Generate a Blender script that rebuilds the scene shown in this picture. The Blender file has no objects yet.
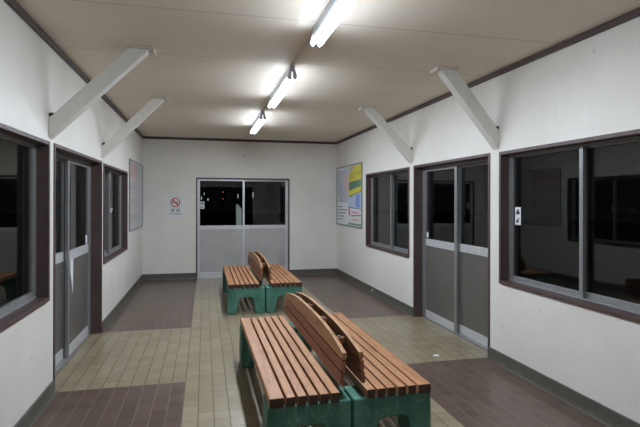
import bpy, bmesh, math, random
from mathutils import Matrix, Vector
random.seed(7)
S = bpy.context.scene
COL = S.collection
PI = math.pi

# ------------------------------------------------------------------ room measures (metres)
XL, XR = -1.07, 2.487            # left / right wall faces
YB, YN = 9.06, 0.42             # far wall face / near (doorway) wall face
HC = 2.54                        # ceiling
WT = 0.16                        # wall thickness

def s2l(c):
    return c / 12.92 if c <= 0.04045 else ((c + 0.055) / 1.055) ** 2.4
def rgb(r, g, b):
    return (s2l(r / 255), s2l(g / 255), s2l(b / 255), 1.0)

# ------------------------------------------------------------------ node helpers
class NT:
    def __init__(s, name):
        s.m = bpy.data.materials.new(name); s.m.use_nodes = True
        s.t = s.m.node_tree; s.t.nodes.clear()
        s.out = s.t.nodes.new('ShaderNodeOutputMaterial')
    def n(s, typ, **kw):
        nd = s.t.nodes.new(typ)
        for k, v in kw.items(): setattr(nd, k, v)
        return nd
    def link(s, a, b): s.t.links.new(a, b)
    def put(s, sock, v):
        if hasattr(v, 'is_output'): s.link(v, sock)
        else: sock.default_value = v
    def math(s, op, a, b=None, c=None):
        nd = s.n('ShaderNodeMath', operation=op)
        s.put(nd.inputs[0], a)
        if b is not None: s.put(nd.inputs[1], b)
        if c is not None: s.put(nd.inputs[2], c)
        return nd.outputs[0]
    def mix(s, f, a, b, blend='MIX'):
        nd = s.n('ShaderNodeMix', data_type='RGBA', blend_type=blend)
        s.put(nd.inputs[0], f); s.put(nd.inputs[6], a); s.put(nd.inputs[7], b)
        return nd.outputs[2]
    def noise(s, vec, scale, detail=3, rough=0.55):
        nd = s.n('ShaderNodeTexNoise')
        if vec is not None: s.link(vec, nd.inputs['Vector'])
        nd.inputs['Scale'].default_value = scale; nd.inputs['Detail'].default_value = detail
        nd.inputs['Roughness'].default_value = rough
        return nd.outputs[0]
    def ramp(s, v, lo, hi):
        nd = s.n('ShaderNodeMapRange'); s.put(nd.inputs[0], v)
        nd.inputs[1].default_value = lo; nd.inputs[2].default_value = hi
        return nd.outputs[0]
    def scaled(s, vec, sc):
        nd = s.n('ShaderNodeMapping'); s.link(vec, nd.inputs[0]); nd.inputs['Scale'].default_value = sc
        return nd.outputs[0]
    def pos(s): return s.n('ShaderNodeNewGeometry').outputs['Position']
    def objc(s): return s.n('ShaderNodeTexCoord').outputs['Object']
    def bsdf(s, color, rough=0.5, metal=0.0, bump=None, bstr=0.2, bdist=0.002, spec=0.5):
        p = s.n('ShaderNodeBsdfPrincipled')
        s.put(p.inputs['Base Color'], color); s.put(p.inputs['Roughness'], rough)
        p.inputs['Metallic'].default_value = metal
        p.inputs['Specular IOR Level'].default_value = spec
        if bump is not None:
            b = s.n('ShaderNodeBump'); s.link(bump, b.inputs['Height'])
            b.inputs['Strength'].default_value = bstr; b.inputs['Distance'].default_value = bdist
            s.link(b.outputs[0], p.inputs['Normal'])
        s.link(p.outputs[0], s.out.inputs[0])
        return s.m

def plain(name, col, rough=0.5, metal=0.0, var=0.06, scale=9, bstr=0.05, spec=0.5):
    t = NT(name)
    nz = t.noise(t.objc(), scale, 4)
    c2 = tuple(max(0, x * (1 - 2.5 * var)) for x in col[:3]) + (1,)
    f = t.ramp(nz, 0.35, 0.7)
    return t.bsdf(t.mix(f, col, c2), rough, metal, nz, bstr, spec=spec)

def wall_material():
    t = NT('painted_wall'); p = t.pos()
    a = t.noise(p, 1.3, 5, 0.6)
    st = t.noise(t.scaled(p, (9, 9, 0.8)), 1.6, 4, 0.6)
    sp = t.noise(t.scaled(p, (7, 7, 3.0)), 4.5, 2, 0.5)
    c = t.mix(t.ramp(a, 0.40, 0.75), rgb(228, 224, 217), rgb(218, 213, 204))
    c = t.mix(t.math('MULTIPLY', t.ramp(st, 0.58, 0.80), 0.14), c, rgb(190, 187, 180))
    c = t.mix(t.math('MULTIPLY', t.ramp(sp, 0.735, 0.78), 0.4), c, rgb(140, 132, 122))
    return t.bsdf(c, 0.42, 0, st, 0.02, spec=0.4)

def ceiling_material():
    t = NT('ceiling_board'); p = t.pos()
    sx = t.n('ShaderNodeSeparateXYZ'); t.link(p, sx.inputs[0])
    v = t.math('FRACT', t.math('DIVIDE', t.math('SUBTRACT', sx.outputs[1], 2.99 - 0.93 * 5), 0.93))
    d = t.math('ABSOLUTE', t.math('SUBTRACT', v, 0.5))
    seam = t.ramp(d, 0.4935, 0.4975)
    a = t.noise(p, 1.1, 4, 0.55)
    c = t.mix(t.ramp(a, 0.38, 0.72), rgb(234, 223, 207), rgb(227, 216, 200))
    c = t.mix(t.math('MULTIPLY', seam, 0.5), c, rgb(112, 102, 92))
    return t.bsdf(c, 0.6, 0, seam, 0.25, spec=0.3)

def floor_material():
    t = NT('floor_tiles'); p = t.pos()
    sx = t.n('ShaderNodeSeparateXYZ'); t.link(p, sx.inputs[0])
    X, Y = sx.outputs[0], sx.outputs[1]
    TX, TY = 0.1015, 0.1186
    u = t.math('DIVIDE', t.math('ADD', X, 0.141 + TX * 40), TX)
    v = t.math('DIVIDE', t.math('SUBTRACT', Y, 3.92 - TY * 60), TY)
    fu = t.math('ABSOLUTE', t.math('SUBTRACT', t.math('FRACT', u), 0.5))
    fv = t.math('ABSOLUTE', t.math('SUBTRACT', t.math('FRACT', v), 0.5))
    gu = t.ramp(fu, 0.462, 0.480); gv = t.ramp(fv, 0.474, 0.488)
    strip = t.math('MULTIPLY', t.math('GREATER_THAN', X, -0.141), t.math('LESS_THAN', X, -0.141 + TX * 17))
    band = t.math('MULTIPLY', t.math('GREATER_THAN', Y, 3.92), t.math('LESS_THAN', Y, 3.92 + TY * 14))
    tan = t.math('MAXIMUM', strip, band)
    cb = t.n('ShaderNodeCombineXYZ')
    t.link(t.math('FLOOR', u), cb.inputs[0]); t.link(t.math('FLOOR', v), cb.inputs[1])
    wn = t.n('ShaderNodeTexWhiteNoise', noise_dimensions='2D'); t.link(cb.outputs[0], wn.inputs['Vector'])
    rnd = wn.outputs['Value']
    big = t.noise(p, 1.7, 4, 0.6); fine = t.noise(p, 42, 4, 0.6)
    ct = t.mix(rnd, rgb(150, 138, 114), rgb(137, 125, 101))
    ct = t.mix(t.math('MULTIPLY', t.ramp(big, 0.45, 0.75), 0.5), ct, rgb(124, 110, 86))
    cbn = t.mix(rnd, rgb(96, 78, 67), rgb(82, 66, 56))
    cbn = t.mix(t.math('MULTIPLY', t.ramp(big, 0.45, 0.75), 0.5), cbn, rgb(104, 90, 79))
    c = t.mix(tan, cbn, ct)
    c = t.mix(t.math('MULTIPLY', t.ramp(fine, 0.5, 0.8), 0.25), c, rgb(84, 76, 66))
    gt = t.mix(tan, rgb(126, 113, 101), rgb(66, 57, 45))
    gl = t.math('MULTIPLY', gu, t.math('ADD', 0.62, t.math('MULTIPLY', tan, 0.28)))
    g2 = t.math('MULTIPLY', gv, t.math('ADD', 0.28, t.math('MULTIPLY', tan, 0.42)))
    g = t.math('MAXIMUM', gl, g2)
    c = t.mix(g, c, gt)
    h = t.math('SUBTRACT', 1.0, t.math('MAXIMUM', gu, gv))
    r = t.math('ADD', 0.24, t.math('MULTIPLY', big, 0.14))
    return t.bsdf(c, r, 0, h, 0.25, 0.002, spec=0.5)

def wood_material(name, cA, cB, cC, rough=0.5):
    """cA / cB the two tones between planks and along the grain, cC the dark weathered flecks"""
    t = NT(name); o = t.objc()
    geo = t.n('ShaderNodeNewGeometry')
    isl = geo.outputs['Random Per Island']
    off = t.n('ShaderNodeCombineXYZ'); t.link(t.math('MULTIPLY', isl, 17.0), off.inputs[0]); t.link(t.math('MULTIPLY', isl, 5.0), off.inputs[1])
    ad = t.n('ShaderNodeVectorMath', operation='ADD'); t.link(o, ad.inputs[0]); t.link(off.outputs[0], ad.inputs[1])
    v = ad.outputs[0]
    grain = t.noise(t.scaled(v, (60, 2.2, 60)), 1.4, 5, 0.62)
    blot = t.noise(t.scaled(v, (12, 4.5, 12)), 1.4, 4, 0.6)
    c = t.mix(t.ramp(grain, 0.33, 0.68), cA, cB)
    c = t.mix(t.math('MULTIPLY', isl, 0.35), c, cB)
    c = t.mix(t.math('MULTIPLY', t.ramp(blot, 0.52, 0.72), 0.65), c, cC)
    return t.bsdf(c, rough, 0, grain, 0.18, 0.001, spec=0.4)

def concrete_paint():
    t = NT('green_painted_concrete'); o = t.objc()
    a = t.noise(o, 7, 5, 0.65); b = t.noise(o, 38, 4, 0.7)
    c = t.mix(t.ramp(a, 0.36, 0.7), rgb(56, 102, 89), rgb(88, 134, 119))
    c = t.mix(t.math('MULTIPLY', t.ramp(b, 0.60, 0.74), 0.6), c, rgb(158, 186, 174))
    return t.bsdf(c, 0.5, 0, b, 0.25, 0.002, spec=0.35)

def glass_material():
    t = NT('window_glass')
    geo = t.n('ShaderNodeNewGeometry')
    ior = t.math('ADD', t.math('MULTIPLY', geo.outputs['Backfacing'], 1 / 1.5 - 1.5), 1.5)
    fr = t.n('ShaderNodeFresnel'); t.link(ior, fr.inputs[0])
    tr = t.n('ShaderNodeBsdfTransparent'); tr.inputs[0].default_value = (0.90, 0.92, 0.91, 1)
    gl = t.n('ShaderNodeBsdfGlossy'); gl.inputs['Roughness'].default_value = 0.0; gl.inputs[0].default_value = (0.62, 0.63, 0.62, 1)
    mx = t.n('ShaderNodeMixShader')
    t.link(fr.outputs[0], mx.inputs[0]); t.link(tr.outputs[0], mx.inputs[1]); t.link(gl.outputs[0], mx.inputs[2])
    t.link(mx.outputs[0], t.out.inputs[0])
    return t.m

def emit(name, col, strength):
    t = NT(name); e = t.n('ShaderNodeEmission'); e.inputs[0].default_value = col; e.inputs[1].default_value = strength
    t.link(e.outputs[0], t.out.inputs[0]); return t.m

def alu_material(name, col, rough):
    t = NT(name); o = t.objc()
    a = t.noise(t.scaled(o, (3, 3, 3)), 6, 4)
    c = t.mix(t.ramp(a, 0.4, 0.72), col, tuple(x * 0.86 for x in col[:3]) + (1,))
    return t.bsdf(c, rough, 0.45, a, 0.03, spec=0.5)

def panel_material(name, ca, cb, metal=0.45):
    t = NT(name); o = t.objc()
    a = t.noise(o, 2.4, 5, 0.6); b = t.noise(o, 16, 4, 0.6)
    c = t.mix(t.ramp(a, 0.35, 0.72), ca, cb)
    c = t.mix(t.math('MULTIPLY', t.ramp(b, 0.62, 0.78), 0.4), c, tuple(x * 0.7 for x in cb[:3]) + (1,))
    return t.bsdf(c, 0.36, metal, b, 0.03, spec=0.5)

M = {}
M['wall'] = wall_material()
M['ceiling'] = ceiling_material()
M['floor'] = floor_material()
M['brown'] = plain('dark_brown_frame', rgb(86, 68, 66), 0.45, 0, 0.10, 14, 0.08)
M['trim'] = plain('dark_brown_trim', rgb(78, 62, 58), 0.5, 0, 0.08, 10, 0.05)
M['base'] = plain('grey_green_baseboard', rgb(92, 90, 82), 0.5, 0, 0.10, 8, 0.05)
M['alu'] = alu_material('brushed_aluminium', rgb(218, 218, 220), 0.38)
M['alu_dark'] = alu_material('dull_aluminium', rgb(150, 150, 150), 0.42)
M['panel'] = panel_material('dark_grey_door_panel', rgb(124, 121, 116), rgb(114, 111, 106))
M['panel_light'] = panel_material('light_grey_door_panel', rgb(190, 189, 188), rgb(174, 173, 172), 0.25)
M['glass'] = glass_material()
M['white_paint'] = plain('white_painted_timber', rgb(222, 220, 212), 0.45, 0, 0.04, 7, 0.05)
M['plate'] = plain('cream_metal', rgb(206, 200, 188), 0.4, 0.1, 0.04, 9, 0.03)
M['housing'] = plain('white_enamel', rgb(200, 204, 212), 0.4, 0.0, 0.03, 9, 0.02)
M['socket'] = plain('white_socket_plastic', rgb(232, 234, 238), 0.45, 0, 0.03, 9, 0.02)
M['tube'] = emit('fluorescent_tube', (0.785, 0.88, 1.0, 1), 184.0)
M['tube_dim_top'] = emit('fluorescent_tube_dimmed_top', (0.76, 0.87, 1.0, 1), 8.0)   # upper half dimmed, a made-up coating to curb the ceiling glow
M['wood'] = wood_material('weathered_slat_wood', rgb(184, 138, 98), rgb(152, 102, 68), rgb(118, 74, 50), 0.5)
M['wood_top'] = wood_material('worn_pale_wood', rgb(180, 138, 98), rgb(150, 106, 70), rgb(104, 66, 44), 0.5)
M['wood_red'] = wood_material('red_brown_wood', rgb(146, 96, 68), rgb(116, 70, 48), rgb(92, 54, 38), 0.5)
M['shaded_end_grain'] = wood_material('dark_shaded_end_grain', rgb(76, 50, 38), rgb(60, 40, 30), rgb(46, 30, 24), 0.6)  # end grain, darkened further to carry the shade on the slat ends
M['green'] = concrete_paint()
M['steel'] = plain('galvanised_steel', rgb(150, 150, 148), 0.4, 0.7, 0.08, 20, 0.05)
M['dark'] = plain('dark_bolt', rgb(60, 50, 46), 0.5, 0.4, 0.05)
M['paper'] = plain('white_paper', rgb(226, 228, 230), 0.6, 0, 0.02, 6, 0.01)
M['paper_grey'] = plain('pale_grey_print', rgb(202, 203, 206), 0.6, 0, 0.05, 12, 0.01)
def ink(name, r, g, b): M[name] = plain(name + '_ink', rgb(r, g, b), 0.55, 0, 0.04, 12, 0.01)
ink('black', 40, 40, 44); ink('red', 196, 52, 52); ink('pinkred', 205, 130, 126); ink('faded_red', 194, 164, 160); ink('faded_grey', 176, 174, 175); ink('faded_pink', 198, 188, 188); ink('yellow', 218, 206, 76)
ink('olive', 74, 88, 58); ink('blue', 120, 150, 214); ink('paleblue', 186, 200, 226); ink('pink', 222, 168, 180)
ink('green_ink', 110, 150, 128); ink('greyblue', 180, 184, 196); ink('midgrey', 150, 148, 148); ink('darkgreen', 62, 100, 84)
ink('paleviolet', 198, 198, 208); ink('palepink', 212, 192, 196); ink('palegreen', 214, 226, 218)
M['asphalt'] = plain('night_asphalt', rgb(60, 60, 62), 0.85, 0, 0.1, 5, 0.1)
M['lamp_white'] = emit('street_lamp_glow', (0.95, 0.98, 1.0, 1), 0.5)
M['lamp_red'] = emit('red_signal_glow', (1.0, 0.16, 0.08, 1), 0.30)
M['lamp_orange'] = emit('orange_signal_glow', (1.0, 0.42, 0.2, 1), 0.30)

# ------------------------------------------------------------------ mesh helpers
def box(bm, x0, x1, y0, y1, z0, z1, mi=0):
    if x0 > x1: x0, x1 = x1, x0
    if y0 > y1: y0, y1 = y1, y0
    if z0 > z1: z0, z1 = z1, z0
    v = [bm.verts.new(c) for c in ((x0,y0,z0),(x1,y0,z0),(x1,y1,z0),(x0,y1,z0),(x0,y0,z1),(x1,y0,z1),(x1,y1,z1),(x0,y1,z1))]
    for f in ((0,3,2,1),(4,5,6,7),(0,1,5,4),(1,2,6,5),(2,3,7,6),(3,0,4,7)):
        bm.faces.new([v[i] for i in f]).material_index = mi
    return v

def prism(bm, pts, axis, a0, a1, mi=0):
    """polygon pts extruded along an axis: axis 'y' takes (x,z), 'x' takes (y,z), 'z' takes (x,y)"""
    def P(p, a):
        return {'y': (p[0], a, p[1]), 'x': (a, p[0], p[1]), 'z': (p[0], p[1], a)}[axis]
    A = [bm.verts.new(P(p, a0)) for p in pts]; B = [bm.verts.new(P(p, a1)) for p in pts]
    n = len(pts)
    fs = [bm.faces.new(A), bm.faces.new(B[::-1])]
    for i in range(n):
        fs.append(bm.faces.new((A[i], B[i], B[(i + 1) % n], A[(i + 1) % n])))
    for f in fs: f.material_index = mi
    bmesh.ops.recalc_face_normals(bm, faces=fs)
    return A + B

def cyl(bm, p0, p1, r, seg=16, mi=0, r2=None):
    p0, p1 = Vector(p0), Vector(p1); d = p1 - p0
    q = Vector((0, 0, 1)).rotation_difference(d.normalized()).to_matrix().to_4x4()
    mtx = Matrix.Translation((p0 + p1) / 2) @ q
    res = bmesh.ops.create_cone(bm, cap_ends=True, segments=seg, radius1=r, radius2=r if r2 is None else r2, depth=d.length, matrix=mtx)
    for v in res['verts']:
        for f in v.link_faces: f.material_index = mi
    return res['verts']

def obj(name, bm, mat, parent=None, bevel=0.0, seg=2, loc=(0, 0, 0), smooth=False):
    me = bpy.data.meshes.new(name)
    bm.normal_update(); bm.to_mesh(me); bm.free()
    for m in (mat if isinstance(mat, (list, tuple)) else [mat]): me.materials.append(m)
    if smooth:
        for p in me.polygons: p.use_smooth = True
    o = bpy.data.objects.new(name, me); COL.objects.link(o); o.location = loc
    if parent is not None: o.parent = parent
    if bevel:
        b = o.modifiers.new('edge', 'BEVEL'); b.width = bevel; b.segments = seg; b.limit_method = 'ANGLE'; b.angle_limit = math.radians(40)
    return o

def tag(o, label=None, cat=None, group=None, kind=None):
    if label: o['label'] = label
    if cat: o['category'] = cat
    if group: o['group'] = group
    if kind: o['kind'] = kind
    return o

def empty(name, loc=(0, 0, 0), rz=0.0):
    o = bpy.data.objects.new(name, None); COL.objects.link(o)
    o.location = loc; o.rotation_euler = (0, 0, rz); o.empty_display_size = 0.1
    return o

def copy_tree(o, parent=None):
    c = o.copy(); COL.objects.link(c)
    if parent is not None: c.parent = parent
    for ch in [k for k in bpy.data.objects if k.parent == o]: copy_tree(ch, c)
    return c

def text_polys(body, size, align='CENTER', bold=0.0):
    """outline of a piece of writing as (verts, faces) in its own flat plane"""
    cu = bpy.data.curves.new('writing', 'FONT'); cu.body = body; cu.size = size
    cu.align_x = align; cu.align_y = 'CENTER'; cu.offset = bold; cu.resolution_u = 2
    to = bpy.data.objects.new('writing', cu); COL.objects.link(to)
    bpy.context.view_layer.update()
    me = to.evaluated_get(bpy.context.evaluated_depsgraph_get()).to_mesh()
    vs = [v.co.copy() for v in me.vertices]; fs = [tuple(p.vertices) for p in me.polygons]
    to.to_mesh_clear() if hasattr(to, 'to_mesh_clear') else None
    bpy.data.objects.remove(to); bpy.data.curves.remove(cu)
    return vs, fs

# a printed sheet: s runs left to right as seen, t upwards, n out of the wall
class Sheet:
    def __init__(s, o, right, normal):
        s.o, s.r, s.n = Vector(o), Vector(right), Vector(normal)
        s.bm = bmesh.new(); s.mats = []
    def mi(s, key):
        if key not in s.mats: s.mats.append(key)
        return s.mats.index(key)
    def P(s, a, b, n): return s.o + s.r * a + Vector((0, 0, 1)) * b + s.n * n
    def poly(s, pts, key, n):
        f = s.bm.faces.new([s.bm.verts.new(s.P(a, b, n)) for a, b in pts]); f.material_index = s.mi(key)
        f.normal_update()
        if f.normal.dot(s.n) < 0: f.normal_flip()
    def rect(s, a0, a1, b0, b1, key, n): s.poly([(a0, b0), (a1, b0), (a1, b1), (a0, b1)], key, n)
    def slab(s, a0, a1, b0, b1, n0, n1, key):
        p = [s.P(a, b, n) for n in (n0, n1) for b in (b0, b1) for a in (a0, a1)]
        xs = [[q[i] for q in p] for i in range(3)]
        box(s.bm, min(xs[0]), max(xs[0]), min(xs[1]), max(xs[1]), min(xs[2]), max(xs[2]), s.mi(key))
    def text(s, body, a, b, size, key, n, wid=None, bold=0.0, slant=0.0):
        vs, fs = text_polys(body, size, 'CENTER', bold)
        if not vs: return
        k = 1.0
        if wid:
            w = max(v.x for v in vs) - min(v.x for v in vs); k = wid / w if w else 1
        nv = [s.bm.verts.new(s.P(a + v.x * k, b + v.y + slant * v.x * k, n)) for v in vs]
        for f in fs:
            try:
                q = s.bm.faces.new([nv[i] for i in f]); q.material_index = s.mi(key)
                q.normal_update()
                if q.normal.dot(s.n) < 0: q.normal_flip()
            except ValueError: pass
    def ring(s, a, b, r0, r1, key, n, seg=40):
        for i in range(seg):
            t0, t1 = 2 * PI * i / seg, 2 * PI * (i + 1) / seg
            s.poly([(a + r * math.cos(t), b + r * math.sin(t)) for r, t in ((r0, t0), (r1, t0), (r1, t1), (r0, t1))], key, n)
    def build(s, name, parent=None):
        return obj(name, s.bm, [M[k] for k in s.mats], parent)

# ------------------------------------------------------------------ openings
OPEN = {
    'left':  [('w', 2.09, 3.775, 0.705, 1.824), ('d', 3.885, 5.584, 0.0, 1.828), ('w', 5.66, 7.33, 0.717, 1.815)],
    'right': [('w', 2.06, 3.737, 0.700, 1.836), ('d', 3.88, 5.513, 0.0, 1.842), ('w', 5.64, 7.312, 0.697, 1.834)],
    'back':  [('d', -0.152, 1.56, 0.0, 1.825)],
    'front': [('d', -0.32, 1.72, 0.0, 1.9)],
}
def mp(side, u0, u1, d0, d1, z0, z1):
    """a box given along the wall (u), outwards from the wall's face (d, negative = into the room) and up"""
    if side == 'left':  return (XL - d1, XL - d0, u0, u1, z0, z1)
    if side == 'right': return (XR + d0, XR + d1, u0, u1, z0, z1)
    if side == 'back':  return (u0, u1, YB + d0, YB + d1, z0, z1)
    return (u0, u1, YN - d1, YN - d0, z0, z1)

def wall(side, u0, u1, label):
    bm = bmesh.new(); u = u0
    for k, a, b, z0, z1 in OPEN[side]:
        box(bm, *mp(side, u, a, 0, WT, 0, HC + 0.1))
        if z0 > 0: box(bm, *mp(side, a, b, 0, WT, 0, z0))
        box(bm, *mp(side, a, b, 0, WT, z1, HC + 0.1)); u = b
    box(bm, *mp(side, u, u1, 0, WT, 0, HC + 0.1))
    tag(obj('wall_' + side, bm, M['wall']), label, 'wall', kind='structure')

wall('left', YN - WT, YB + WT, 'white wall on the left with dark window, door and a faded poster')
wall('right', YN - WT, YB + WT, 'white wall on the right with large dark window and yellow poster')
wall('back', XL, XR, 'white end wall around the far sliding door')
wall('front', XL, XR, 'white end wall around the doorway one looks in through')

bm = bmesh.new(); box(bm, XL - WT, XR + WT, YN - WT, YB + WT, -0.12, 0.0)
tag(obj('floor', bm, M['floor']), 'tiled floor of tan walkways and brown rectangles', 'floor', kind='structure')
bm = bmesh.new(); box(bm, XL, XR, YN, YB, HC, HC + 0.08)
tag(obj('ceiling', bm, M['ceiling']), 'flat beige board ceiling with thin cross seams', 'ceiling', kind='structure')
bm = bmesh.new(); box(bm, -30, 30, -20, 60, -0.34, -0.13)
tag(obj('ground', bm, M['asphalt']), 'dark asphalt outside in the night', 'ground', kind='structure')

# ceiling trims
for i, (sd, a, b, lab) in enumerate((('left', YN, YB, 'dark brown strip along the top of the left wall'),
                                     ('back', XL + 0.028, XR - 0.028, 'dark brown strip along the top of the end wall'),
                                     ('right', YN, YB, 'dark brown strip along the top of the right wall'))):
    bm = bmesh.new(); box(bm, *mp(sd, a, b, -0.028, 0, 2.498, HC))
    tag(obj('trim_%d' % (i + 1), bm, M['trim'], bevel=0.004), lab, 'trim', kind='structure')

# baseboards with a small cove foot
def baseboard(side, segs, label):
    bm = bmesh.new()
    prof = [(0, 0), (0.022, 0), (0.016, 0.012), (0.012, 0.04), (0.012, 0.104), (0, 0.106)]
    for a, b in segs:
        if side == 'left':    prism(bm, [(XL + p, z) for p, z in prof], 'y', a, b)
        elif side == 'right': prism(bm, [(XR - p, z) for p, z in prof], 'y', a, b)
        elif side == 'back':  prism(bm, [(YB - p, z) for p, z in prof], 'x', a, b)
    tag(obj('baseboard_' + side, bm, M['base']), label, 'baseboard', kind='structure')
o = OPEN
baseboard('left', [(YN, o['left'][1][1]), (o['left'][1][2], YB)], 'grey green baseboard along the left wall')
baseboard('right', [(YN, o['right'][1][1]), (o['right'][1][2], YB)], 'grey green baseboard along the right wall')
baseboard('back', [(XL, -0.152), (1.56, XR)], 'grey green baseboard on both sides of the far door')

# ------------------------------------------------------------------ windows and sliding doors
def origin(side, u, z):
    b = mp(side, u, u, 0, 0, z, z); return Vector((b[0], b[2], b[4]))
def lbox(bm, org, side, *a):
    b = mp(side, *a)
    box(bm, b[0] - org.x, b[1] - org.x, b[2] - org.y, b[3] - org.y, b[4] - org.z, b[5] - org.z)

def casing(side, org, par, a, b, z0, z1, door, tk, proud, deep):
    bm = bmesh.new()
    lbox(bm, org, side, a, a + tk, -proud, deep, z0, z1)
    lbox(bm, org, side, b - tk, b, -proud, deep, z0, z1)
    lbox(bm, org, side, a + tk, b - tk, -proud, deep, z1 - tk, z1)
    if not door: lbox(bm, org, side, a + tk, b - tk, -proud - 0.006, deep, z0, z0 + tk)
    obj('casing', bm, M['brown'], par, 0.003)

def sash(side, org, par, a, b, z0, z1, d0, d1, door, st, top, bot, mid=None, pan='panel'):
    dull = M['alu'] if side == 'back' else M['alu_dark']
    bm = bmesh.new()
    lbox(bm, org, side, a, a + st, d0, d1, z0, z1)
    lbox(bm, org, side, b - st, b, d0, d1, z0, z1)
    lbox(bm, org, side, a + st, b - st, d0, d1, z1 - top, z1)
    if not mid: lbox(bm, org, side, a + st, b - st, d0, d1, z0, z0 + bot)
    s = obj('sash', bm, dull, par, 0.002)
    if mid:
        bm = bmesh.new(); lbox(bm, org, side, a + st, b - st, d0, d1, z0, z0 + bot)
        obj('bottom_rail', bm, M['alu'], s, 0.002)
        bm = bmesh.new(); lbox(bm, org, side, a + st, b - st, d0, d1, mid[0], mid[1])
        obj('middle_rail', bm, M['alu'], s, 0.002)
    dm = (d0 + d1) / 2
    bm = bmesh.new(); lbox(bm, org, side, a + st - 0.006, b - st + 0.006, dm - 0.0025, dm + 0.0025, (mid[1] if mid else z0 + bot) - 0.006, z1 - top + 0.006)
    obj('pane', bm, M['glass'], s)
    if mid:
        bm = bmesh.new(); lbox(bm, org, side, a + st - 0.006, b - st + 0.006, dm - 0.004, dm + 0.004, z0 + bot - 0.006, mid[0] + 0.006)
        obj('lower_panel', bm, M[pan], s)
    return s

def window(num, side, k, label, front_far=True):
    _, a, b, z0, z1 = OPEN[side][k]
    org = origin(side, (a + b) / 2, z0)
    par = tag(empty('window_%d' % num, org), label, 'window', kind='structure')
    tk = 0.028
    casing(side, org, par, a, b, z0, z1, False, tk, 0.010, WT)
    a2, b2, c0, c1 = a + tk, b - tk, z0 + tk, z1 - tk
    D = 0.07
    bm = bmesh.new(); fr = 0.010
    lbox(bm, org, side, a2, a2 + fr, D, D + 0.085, c0, c1); lbox(bm, org, side, b2 - fr, b2, D, D + 0.085, c0, c1)
    lbox(bm, org, side, a2 + fr, b2 - fr, D, D + 0.085, c1 - fr, c1); lbox(bm, org, side, a2 + fr, b2 - fr, D - 0.01, D + 0.085, c0, c0 + 0.010)
    obj('frame', bm, M['alu_dark'], par, 0.002)
    a3, b3, e0, e1 = a2 + fr, b2 - fr, c0 + 0.010, c1 - fr
    m = (a3 + b3) / 2; ov = 0.024
    far = sash(side, org, par, m - ov, b3, e0, e1, D + 0.008, D + 0.036, False, 0.034, 0.016, 0.036)
    near = sash(side, org, par, a3, m + ov, e0, e1, D + 0.044, D + 0.072, False, 0.034, 0.016, 0.036)
    return par, org, far, near, (a3, b3, m, D)

def door(num, side, label, tk, deep, D, mid, st=0.05, swap=False, fr=0.030, pan='panel'):
    k = [i for i, q in enumerate(OPEN[side]) if q[0] == 'd'][0]
    _, a, b, z0, z1 = OPEN[side][k]
    org = origin(side, (a + b) / 2, 0)
    par = tag(empty('door_%d' % num, org), label, 'door', kind='structure')
    casing(side, org, par, a, b, 0, z1, True, tk, 0.008, deep)
    a2, b2, c1 = a + tk, b - tk, z1 - tk
    bm = bmesh.new()
    lbox(bm, org, side, a2, a2 + fr, D, D + 0.09, 0, c1); lbox(bm, org, side, b2 - fr, b2, D, D + 0.09, 0, c1)
    lbox(bm, org, side, a2 + fr, b2 - fr, D, D + 0.09, c1 - fr, c1); lbox(bm, org, side, a2 + fr, b2 - fr, D - 0.004, D + 0.09, 0, 0.014)
    obj('frame', bm, M['alu'] if side == 'back' else M['alu_dark'], par, 0.002)
    a3, b3, e1 = a2 + fr, b2 - fr, c1 - fr
    m = (a3 + b3) / 2; ov = st / 2
    f, r = (D + 0.008, D + 0.036), (D + 0.044, D + 0.072)
    far = sash(side, org, par, m - ov, b3, 0.016, e1, *(r if swap else f), True, st, 0.022, 0.085, mid, pan)
    near = sash(side, org, par, a3, m + ov, 0.016, e1, *(f if swap else r), True, st, 0.022, 0.085, mid, pan)
    return par, org, far, near, (a3, b3, m, D)

def notice(side, org, par, u, z, d, w, h, name='sticker', marks=True):
    """a small white notice on the glass, two dark marks one above the other"""
    right = {'left': (0, 1, 0), 'right': (0, -1, 0), 'back': (1, 0, 0)}[side]
    nrm = {'left': (1, 0, 0), 'right': (-1, 0, 0), 'back': (0, -1, 0)}[side]
    c = mp(side, u, u, d, d, z, z)
    sh = Sheet(Vector((c[0], c[2], c[4])) - org, right, nrm)
    sh.slab(-w / 2, w / 2, -h / 2, h / 2, 0, 0.0012, 'paper')
    if marks:
        q = w * 0.30
        sh.rect(-q, q, 0.09 * h, 0.09 * h + 2 * q * 0.55, 'black', 0.0018)
        sh.rect(-q * 0.5, q * 0.5, 0.09 * h + 2 * q * 0.55, 0.09 * h + 2 * q * 0.95, 'black', 0.0018)
        sh.rect(-q, q * 0.4, -0.38 * h, -0.38 * h + 2 * q * 0.5, 'black', 0.0018)
        sh.rect(-q * 0.2, q, -0.38 * h + 2 * q * 0.5, -0.38 * h + 2 * q * 0.9, 'midgrey', 0.0018)
    return sh.build(name, par)

w1 = window(1, 'left', 0, 'dark sliding window in the left wall before the door, brown frame')
w2 = window(2, 'left', 2, 'narrow-looking sliding window in the left wall between door and faded poster')
w3 = window(3, 'right', 0, 'big dark sliding window in the right wall with white notice on its glass')
w4 = window(4, 'right', 2, 'sliding window in the right wall between yellow poster and door')
d1 = door(1, 'left', 'grey two-leaf sliding door in the left wall with brown frame', 0.028, WT, 0.10, (0.870, 0.955))
d2 = door(2, 'right', 'grey two-leaf sliding door in the right wall with brown frame', 0.028, WT, 0.10, (0.875, 0.958))
d3 = door(3, 'back', 'grey two-leaf sliding door in the far end wall', 0.022, WT, 0.03, (0.881, 0.953), 0.036, swap=True, fr=0.010, pan='panel_light')

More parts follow.
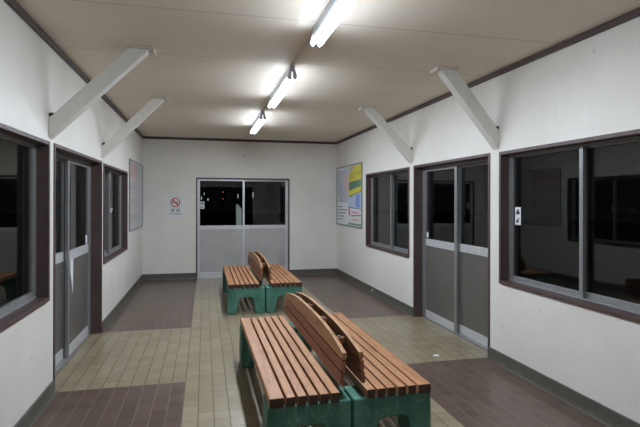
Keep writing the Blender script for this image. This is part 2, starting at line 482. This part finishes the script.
notice('right', w3[1], w3[2], w3[4][1] - 0.046 - 0.045, 1.285, 0.07 + 0.0190, 0.075, 0.15)
notice('back', d3[1], d3[3], d3[4][0] + 0.036 + 0.044, 1.325, 0.03 + 0.019, 0.07, 0.13)
notice('right', d2[1], d2[2], d2[4][1] - 0.05 - 0.028, 1.005, 0.10 + 0.0190, 0.04, 0.065, marks=False)
notice('left', d1[1], d1[2], d1[4][1] - 0.05 - 0.035, 1.005, 0.10 + 0.0190, 0.06, 0.085, marks=False)
sh = Sheet(Vector((XL - 0.0725 - 0.046, w2[4][0] + 0.47, 1.255)) - w2[1], (0, 1, 0), (1, 0, 0))
for a in (-0.075, 0.015):
    sh.slab(a, a + 0.06, -0.035, 0.035, 0, 0.0012, 'black'); sh.rect(a + 0.018, a + 0.042, -0.012, 0.012, 'midgrey', 0.0018)
sh.build('sticker', w2[3])['label'] = 'two small dark square stickers'

# pale wedge painted as a pillar's reflection on the left door's lower panel
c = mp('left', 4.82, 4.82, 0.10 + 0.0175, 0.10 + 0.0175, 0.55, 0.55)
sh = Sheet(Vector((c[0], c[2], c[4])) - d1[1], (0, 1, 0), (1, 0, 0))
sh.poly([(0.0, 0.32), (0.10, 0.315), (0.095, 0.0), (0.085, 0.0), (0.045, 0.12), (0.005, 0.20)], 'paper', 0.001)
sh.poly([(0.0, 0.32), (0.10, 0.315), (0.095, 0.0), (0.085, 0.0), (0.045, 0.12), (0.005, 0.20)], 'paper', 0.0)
sh.build('reflection_wedge', d1[2])['label'] = 'pointed white wedge painted as a reflection'

# crescent locks on the windows' meeting stiles
for w, sd in ((w2, 'left'),):
    a3, b3, m, D = w[4]
    bm = bmesh.new()
    lbox(bm, w[1], sd, m - 0.018, m + 0.006, D - 0.014, D + 0.009, 1.255, 1.315)
    lbox(bm, w[1], sd, m - 0.010, m + 0.030, D - 0.022, D - 0.012, 1.290, 1.304)
    obj('latch', bm, M['alu'], w[2], 0.003)
# recessed pulls on the doors' leading stiles
for dd, sd, u in ((d1, 'left', d1[4][1] - 0.032), (d2, 'right', d2[4][1] - 0.032)):
    bm = bmesh.new(); lbox(bm, dd[1], sd, u - 0.010, u + 0.010, 0.10 + 0.002, 0.10 + 0.010, 0.96, 1.08)
    obj('handle', bm, M['steel'], dd[2], 0.003)

# ------------------------------------------------------------------ knee braces
def brace(side, u, low, up, run_low, run_up, label):
    sg = 1 if side == 'left' else -1
    x0 = XL if side == 'left' else XR
    root = tag(empty('knee_brace', (x0, u, low)), label, 'brace', 'white knee braces between walls and ceiling')
    t = HC - 0.016 - low
    bm = bmesh.new()
    prism(bm, [(0.001 * sg, 0), (sg * run_low, t), (sg * run_up, t), (0.001 * sg, up - low)], 'y', -0.045, 0.045)
    obj('beam', bm, M['white_paint'], root, 0.004)
    bm = bmesh.new()
    x1, x2 = sg * (run_up - 0.012), sg * (run_low + 0.02)
    box(bm, x1, x2, -0.056, 0.056, t, t + 0.0158)
    xe = sg * (run_low + 0.02)
    box(bm, xe, xe + sg * 0.012, -0.056, 0.085, t - 0.016, t + 0.0158)
    obj('ceiling_plate', bm, M['plate'], root, 0.003)
    bm = bmesh.new(); cyl(bm, (sg * 0.002, -0.03, up - low + 0.022), (sg * 0.030, -0.03, up - low + 0.022), 0.016, 12)
    obj('bolt', bm, M['dark'], root)
brace('left', 3.815, 1.845, 1.993, 0.675, 0.527, 'white diagonal brace above the left wall between its front window and door')
brace('left', 5.63, 1.860, 1.99, 0.64, 0.505, 'white diagonal brace above the left wall at the far side of its door')
brace('right', 3.79, 1.86, 2.025, 0.56, 0.41, 'white diagonal brace above the right wall beside the big near window')
brace('right', 5.59, 1.87, 2.03, 0.63, 0.50, 'white diagonal brace above the right wall at the far side of its door')

# ------------------------------------------------------------------ lamps
LX = 0.706
def lamp_proto():
    root = empty('fluorescent_lamp', (LX, 4.625, HC))
    L = 1.30
    bm = bmesh.new()
    prism(bm, [(-0.020, 0), (-0.020, -0.048), (-0.014, -0.058), (0.014, -0.058), (0.020, -0.048), (0.020, 0)], 'y', -L / 2, L / 2)
    obj('housing', bm, M['housing'], root, 0.003)
    for s in (-1, 1):
        bm = bmesh.new(); cyl(bm, (s * 0.024, -0.612, -0.104), (s * 0.024, 0.612, -0.104), 0.0155, 20)
        for f in bm.faces:
            f.normal_update()
            if f.normal.z > -0.25: f.material_index = 1
        tb = obj('tube', bm, [M['tube'], M['tube_dim_top']], root, smooth=True)
        for e in (-1, 1):
            bm = bmesh.new(); cyl(bm, (s * 0.024, e * 0.612, -0.104), (s * 0.024, e * 0.626, -0.104), 0.0158, 20)
            obj('end_cap', bm, M['steel'], tb)
    for s in (-1, 1):
        for e in (-1, 1):
            bm = bmesh.new()
            y0, y1 = sorted((e * 0.625, e * 0.648))
            prism(bm, [(s * 0.004, -0.04), (s * 0.026, -0.04), (s * 0.041, -0.098), (s * 0.036, -0.120), (s * 0.024, -0.126), (s * 0.012, -0.120), (s * 0.007, -0.098)], 'y', y0, y1)
            obj('socket', bm, M['socket'], root, 0.003)
    return root
lp = lamp_proto()
LABS = {2.465: 'largest-looking twin tube fluorescent lamp, farthest of three from the end wall', 4.625: 'twin tube fluorescent lamp in the middle of the row of three',
        6.725: 'twin tube fluorescent lamp closest to the far end wall'}
for y in (4.625, 2.465, 6.725):
    q = lp if y == 4.625 else copy_tree(lp)
    q.location = (LX, y, HC); tag(q, LABS[y], 'ceiling lamp', 'twin tube lamps along the ceiling')
for y0, y1, lab in ((3.16, 3.96, 'thin wiring duct on the ceiling between the first and middle lamps'), (5.30, 6.06, 'thin wiring duct on the ceiling between the middle and last lamps'),
                    (7.40, YB - 0.03, 'thin wiring duct on the ceiling from last lamp to end wall')):
    bm = bmesh.new(); box(bm, -0.011, 0.011, 0, y1 - y0, -0.014, 0)
    tag(obj('wiring_duct', bm, M['plate'], None, 0.003, loc=(LX, y0, HC)), lab, 'cable duct', 'wiring ducts between the ceiling lamps')

# ------------------------------------------------------------------ benches
def bench_proto():
    root = empty('double_bench')
    LH = 0.905
    for s in (-1, 1):
        bm = bmesh.new()
        x = 0.46
        for w in (0.078, 0.0485, 0.0485, 0.0485, 0.0485, 0.0485):
            box(bm, s * (x - w), s * x, -LH + random.uniform(-.002, .002), LH, 0.325, 0.376); x -= w + 0.0125
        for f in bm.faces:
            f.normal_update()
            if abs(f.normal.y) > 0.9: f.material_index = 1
        obj('seat', bm, [M['wood'], M['shaded_end_grain']], root, 0.005)
    for s in (-1, 1):
        for e in (-1, 1):
            bm = bmesh.new()
            pts = [(0.006, 0), (0.006, 0.325), (0.468, 0.325), (0.472, 0.10), (0.468, 0.0), (0.362, 0.0), (0.352, 0.06), (0.338, 0.14)]
            for k in range(7):
                a = k / 6 * PI / 2; pts.append((0.288 + 0.048 * math.cos(a), 0.158 + 0.046 * math.sin(a)))
            for k in range(7):
                a = PI / 2 + k / 6 * PI / 2; pts.append((0.196 + 0.048 * math.cos(a), 0.158 + 0.046 * math.sin(a)))
            pts += [(0.146, 0.14), (0.130, 0.06), (0.118, 0)]
            y0, y1 = sorted((e * (LH - 0.015), e * (LH - 0.215)))
            prism(bm, [(s * p, z) for p, z in pts], 'y', y0, y1)
            obj('base', bm, M['green'], root, 0.012, 3)
    LB = 0.89; ang = math.radians(5.5)
    for s in (-1, 1):
        rot = Matrix.Translation((s * 0.063, 0, 0.408)) @ Matrix.Rotation(-s * ang, 4, 'Y')
        bm = bmesh.new()
        box(bm, -0.012, 0.012, -LB, LB, 0.0, 0.060); box(bm, -0.012, 0.012, -LB, LB, 0.069, 0.127)
        bmesh.ops.transform(bm, matrix=rot, verts=bm.verts)
        bk = obj('backrest', bm, M['wood_red'], root, 0.004)
        bm = bmesh.new()
        N = 28; pts = [(-LB, 0.136), (LB, 0.136)]
        for i in range(N + 1):
            y = LB - 2 * LB * i / N; pts.append((y, 0.174 + 0.062 * (1 - abs(y / LB) ** 2.8)))
        prism(bm, pts, 'x', -0.012, 0.012)
        bmesh.ops.transform(bm, matrix=rot, verts=bm.verts)
        tag(obj('top_plank', bm, M['wood_top'], bk, 0.004), 'pale worn arched plank')
    for y in (-0.62, -0.21, 0.21, 0.62):
        h = 0.408 + (0.174 + 0.062 * (1 - abs(y / LB) ** 2.8)) - 0.03
        bm = bmesh.new(); box(bm, -0.030, 0.030, y - 0.017, y + 0.017, h - 0.035, h)
        br = obj('spacer_block', bm, M['wood_red'], root, 0.003)
        bm = bmesh.new(); cyl(bm, (0, y, h - 0.002), (0, y, h + 0.008), 0.010, 10)
        obj('bolt', bm, M['steel'], br)
    for y in (-0.42, 0.42):
        bm = bmesh.new(); box(bm, -0.010, 0.010, y - 0.004, y + 0.004, 0.325, 0.56)
        obj('support_post', bm, M['steel'], root, 0.001)
    return root
b1 = bench_proto(); b1.location = (0.780, 3.436, 0); b1.rotation_euler.z = math.radians(0.7)
tag(b1, 'double slatted wooden bench with green feet nearest the viewer, between the side doors', 'bench', 'back to back waiting benches')
b2 = copy_tree(b1); b2.location = (0.747, 6.975, 0); b2.rotation_euler.z = 0
tag(b2, 'double slatted wooden bench with green feet standing before the far door', 'bench', 'back to back waiting benches')

# ------------------------------------------------------------------ posters and signs
def frame4(root, right, nrm, w, h, t, key, n1):
    sh = Sheet((0, 0, 0), right, nrm)
    sh.slab(0, w, 0, t, 0, n1, key); sh.slab(0, w, h - t, h, 0, n1, key)
    sh.slab(0, t, t, h - t, 0, n1, key); sh.slab(w - t, w, t, h - t, 0, n1, key)
    return sh

M['frame_metal'] = alu_material('poster_frame_metal', rgb(142, 143, 140), 0.4)
# right wall: yellow poster
pw, ph = 1.535, 1.078
root = tag(empty('framed_poster', (XR, 9.03, 0.962)), 'framed poster with bright yellow panel on the right wall', 'poster')
frame4(root, (0, -1, 0), (-1, 0, 0), pw, ph, 0.022, 'frame_metal', 0.02).build('poster_frame', root)
sh = Sheet((0, 0, 0), (0, -1, 0), (-1, 0, 0))
sh.slab(0.02, pw - 0.02, 0.02, ph - 0.02, 0.001, 0.010, 'paper')
sh.rect(0.05, 0.76, 0.42, 1.02, 'paleviolet', 0.011)
sh.poly([(0.46, 0.60), (0.76, 0.52), (0.76, 0.94), (0.46, 0.90)], 'palepink', 0.0112)
sh.poly([(0.05, 0.70), (0.30, 0.42), (0.46, 0.42), (0.05, 0.90)], 'greyblue', 0.0113)
for i in range(6):
    a = 0.07 + 0.055 * i
    sh.poly([(a, 0.62 + 0.03 * i), (a + 0.30, 0.40 + 0.035 * i), (a + 0.32, 0.415 + 0.035 * i), (a + 0.01, 0.645 + 0.03 * i)], ('midgrey', 'paleblue', 'greyblue')[i % 3], 0.0115 + 0.0001 * i)
for a, b, w_ in ((0.16, 0.80, 0.05), (0.24, 0.70, 0.06), (0.33, 0.86, 0.04), (0.12, 0.93, 0.07), (0.36, 0.62, 0.05)):
    sh.ring(a, b + 0.075, 0.0, 0.022, 'midgrey', 0.0121, 12)
    sh.poly([(a - w_ / 2, b - 0.05), (a + w_ / 2, b - 0.05), (a + w_ / 3, b + 0.05), (a - w_ / 3, b + 0.05)], 'greyblue', 0.0122)
for i in range(5): sh.rect(0.08, 0.42 + 0.09 * ((i * 3) % 4), 0.33 - i * 0.058, 0.352 - i * 0.058, 'midgrey', 0.0116)
q0, q1 = 0.78, pw - 0.03
sh.poly([(q0, 0.52), (q1, 0.615), (q1, ph - 0.03), (q0, ph - 0.03)], 'yellow', 0.011)
sh.poly([(q0, 0.91), (1.12, 1.02), (1.02, ph - 0.031), (q0, 0.985)], 'greyblue', 0.0114)
sh.text('エスカレーター', 1.15, 0.885, 0.125, 'olive', 0.0118, wid=0.64, slant=0.10)
sh.poly([(q0 + 0.02, 0.62), (q1 - 0.02, 0.70), (q1 - 0.02, 0.80), (q0 + 0.02, 0.775)], 'green_ink', 0.0113)
sh.text('事故防止', 1.14, 0.715, 0.16, 'olive', 0.0119, wid=0.64, slant=0.08)
sh.poly([(q0, 0.505), (q1, 0.60), (q1, 0.615), (q0, 0.522)], 'darkgreen', 0.0115)
sh.poly([(q0, 0.345), (q1, 0.315), (q1, 0.60), (q0, 0.505)], 'paleblue', 0.0112)
sh.poly([(1.20, 0.34), (1.42, 0.33), (1.42, 0.57), (1.20, 0.53)], 'blue', 0.0116)
sh.poly([(q0, 0.185), (q1, 0.215), (q1, 0.30), (q0, 0.33)], 'paper', 0.0112)
sh.poly([(q0 + 0.01, 0.19), (0.92, 0.20), (0.86, 0.325), (q0 + 0.01, 0.325)], 'pinkred', 0.0116)
sh.rect(0.98, 1.42, 0.225, 0.275, 'pink', 0.0116)
sh.poly([(q0, 0.33), (q1, 0.30), (q1, 0.314), (q0, 0.345)], 'darkgreen', 0.0115)
sh.poly([(q0, 0.065), (q1, 0.055), (q1, 0.20), (q0, 0.17)], 'palegreen', 0.0112)
sh.poly([(0.95, 0.178), (q1, 0.20), (q1, 0.216), (0.95, 0.20)], 'darkgreen', 0.0115)
sh.rect(1.02, 1.42, 0.105, 0.145, 'pink', 0.0116)
sh.rect(q0, q1, 0.03, 0.066, 'green_ink', 0.0114)
sh.build('printed_sheet', root)

# left wall: faded poster
pw, ph = 1.50, 1.06
root = tag(empty('framed_poster', (XL, 7.49, 0.958)), 'faded framed poster with pale red heading on the left wall', 'poster')
frame4(root, (0, 1, 0), (1, 0, 0), pw, ph, 0.020, 'frame_metal', 0.02).build('poster_frame', root)
sh = Sheet((0, 0, 0), (0, 1, 0), (1, 0, 0))
sh.slab(0.018, pw - 0.018, 0.018, ph - 0.018, 0.001, 0.010, 'paper_grey')
sh.rect(0.06, 0.80, 0.80, 1.02, 'faded_red', 0.0112)
sh.rect(0.06, 0.80, 0.05, 0.79, 'faded_pink', 0.0111)
for r in range(3):
    for k in range(4):
        sh.rect(0.09 + k * 0.178, 0.235 + k * 0.178, 0.60 - r * 0.235, 0.72 - r * 0.235, 'faded_grey', 0.0115)
        sh.rect(0.09 + k * 0.178, 0.20 + k * 0.178, 0.555 - r * 0.235, 0.575 - r * 0.235, 'faded_grey', 0.0115)
for i in range(14): sh.rect(0.90, 1.20 + 0.05 * ((i * 5) % 5), 0.96 - i * 0.062, 0.978 - i * 0.062, 'faded_grey', 0.0115)
sh.build('printed_sheet', root)

# no smoking sign on the end wall
sw, sh_h = 0.265, 0.41
root = tag(empty('no_smoking_sign', (-0.643, YB, 1.10)), 'small white no smoking sign left of the far door', 'sign')
sh = Sheet((0, 0, 0), (1, 0, 0), (0, -1, 0))
sh.slab(0, sw, 0, sh_h, 0, 0.004, 'paper')
sh.build('plate', root)
sh = Sheet((0, 0, 0), (1, 0, 0), (0, -1, 0))
cx, cy = 0.134, 0.274
for a, b, c_, d_ in ((0.03, 0.238, 0.172, 0.175), (0.03, 0.238, 0.373, 0.376), (0.03, 0.033, 0.172, 0.376), (0.235, 0.238, 0.172, 0.376)):
    sh.rect(a, b, c_, d_, 'midgrey', 0.0048)
sh.rect(cx - 0.055, cx + 0.030, cy - 0.008, cy + 0.008, 'black', 0.0048)
sh.rect(cx + 0.034, cx + 0.046, cy - 0.008, cy + 0.008, 'black', 0.0048)
sh.poly([(cx + 0.040, cy + 0.012), (cx + 0.048, cy + 0.012), (cx + 0.030, cy + 0.045), (cx + 0.022, cy + 0.045)], 'black', 0.0048)
sh.ring(cx, cy, 0.066, 0.084, 'red', 0.0055)
k = 0.050; e = 0.008
sh.poly([(cx - k - e, cy + k - e), (cx - k + e, cy + k + e), (cx + k + e, cy - k + e), (cx + k - e, cy - k - e)], 'red', 0.0058)
sh.text('禁', 0.088, 0.125, 0.070, 'black', 0.005)
sh.text('煙', 0.180, 0.125, 0.070, 'black', 0.005)
sh.text('No Smoking', 0.134, 0.070, 0.040, 'black', 0.005, wid=0.21)
sh.build('print', root)

# ------------------------------------------------------------------ small things
bm = bmesh.new(); cyl(bm, (0, 0, 0), (0, -0.022, 0), 0.007, 10); cyl(bm, (0, -0.020, 0), (0, -0.026, 0), 0.012, 12)
tag(obj('nail', bm, M['dark'], loc=(0.706, YB, 2.235)), 'dark nail in the end wall high above the far door', 'nail')
bm = bmesh.new(); prism(bm, [(-0.028, -0.02), (0.024, -0.024), (0.030, 0.018), (-0.02, 0.024)], 'z', 0, 0.003)
tag(obj('paper_scrap', bm, M['paper'], loc=(2.058, 4.072, 0.0)), 'little white paper scrap on the tan tiles near the right door', 'litter')
bm = bmesh.new(); box(bm, -0.006, 0.0, -0.025, 0.025, -0.012, 0.012)
tag(obj('cable_clip', bm, M['paper'], None, 0.003, loc=(XR - 0.0155, 6.973, 0.060)), 'small white clip on the right baseboard under the far window', 'clip')

# ------------------------------------------------------------------ outside in the night
def street_lamp(x, y, z, label, wd=0.05, ht=0.12):
    root = tag(empty('street_lamp', (x, y, -0.13)), label, 'street lamp', 'small lights seen through the far door')
    bm = bmesh.new(); cyl(bm, (0, 0, 0), (0, 0, z + 0.13 - ht), 0.035, 10, r2=0.022); obj('pole', bm, M['asphalt'], root)
    bm = bmesh.new(); cyl(bm, (0, 0, z + 0.13 - ht), (0, 0, z + 0.13 + ht), wd * 0.7, 12, r2=wd); obj('lantern', bm, M['lamp_white'], root)
    bm = bmesh.new(); cyl(bm, (0, 0, z + 0.13 + ht), (0, 0, z + 0.16 + ht), wd * 1.3, 12, r2=wd * 0.4); obj('cap', bm, M['asphalt'], root)
CAM = (486.0, 0.2330, 0.0005, 0.0020)
street_lamp(-0.15, 24.0, 1.52, 'tiny white lamp in the night, left edge of the far door', 0.028, 0.07)
street_lamp(-0.02, 22.0, 1.70, 'tiny white lamp in the night, upper left of the far door', 0.02, 0.05)
street_lamp(0.17, 26.0, 1.46, 'tiny round white lamp in the night above the door notice', 0.04, 0.05)
street_lamp(1.58, 24.0, 1.62, 'slim white lamp in the night left of the middle stile of the far door', 0.025, 0.10)
street_lamp(2.31, 24.0, 1.68, 'slim white lamp in the night right of the middle stile of the far door', 0.03, 0.13)
root = tag(empty('signal_post', (0.86, 24.0, -0.13)), 'post with two small red orange lights beyond the far door', 'signal')
bm = bmesh.new(); cyl(bm, (0, 0, 0), (0, 0, 1.55), 0.04, 10); obj('pole', bm, M['asphalt'], root)
bm = bmesh.new(); box(bm, -0.13, 0.13, -0.08, 0.08, 1.40, 2.10); obj('housing', bm, M['asphalt'], root, 0.02)
for z, m in ((1.95, 'lamp_orange'), (1.62, 'lamp_red')):
    bm = bmesh.new(); cyl(bm, (0, -0.08, z), (0, -0.095, z), 0.035, 16); obj('lens', bm, M[m], root)
bm = bmesh.new(); prism(bm, [(0, 0), (0.105, 0), (0.105, 1.38), (0.035, 1.47), (0, 1.47)], 'y', 0, 0.06)
tag(obj('outdoor_post', bm, M['white_paint'], None, 0.004, loc=(0.582, 9.36, -0.13)), 'pale slant-topped post standing just outside the far door glass', 'post')

# ------------------------------------------------------------------ world, camera, colour
w = bpy.data.worlds.new('night'); S.world = w; w.use_nodes = True
w.node_tree.nodes['Background'].inputs[0].default_value = (0.0016, 0.0018, 0.0022, 1)
w.node_tree.nodes['Background'].inputs[1].default_value = 1.0

f, yaw, pitch, roll = CAM
cy, sy, cp, sp = math.cos(yaw), math.sin(yaw), math.cos(pitch), math.sin(pitch)
d = Vector((sy * cp, cy * cp, sp)); r = Vector((cy, -sy, 0)); u = r.cross(d)
cr, sr = math.cos(roll), math.sin(roll)
R, U = cr * r + sr * u, -sr * r + cr * u
cam = bpy.data.cameras.new('camera'); co = bpy.data.objects.new('camera', cam); COL.objects.link(co)
mt = Matrix((R, U, -d)).transposed().to_4x4(); mt.translation = (0, 0, 1.4107); co.matrix_world = mt
cam.sensor_width = 36.0; cam.shift_y = -13.0 / 640; cam.lens = f / 640 * 36; cam.clip_start = 0.02; cam.clip_end = 200
S.camera = co
vs = S.view_settings
vs.view_transform = 'Standard'; vs.look = 'None'; vs.gamma = 1.0; vs.use_curve_mapping = False; vs.exposure = 0.0
S.cycles.use_denoising = True
S.cycles.max_bounces = 10; S.cycles.transparent_max_bounces = 16; S.cycles.sample_clamp_indirect = 8
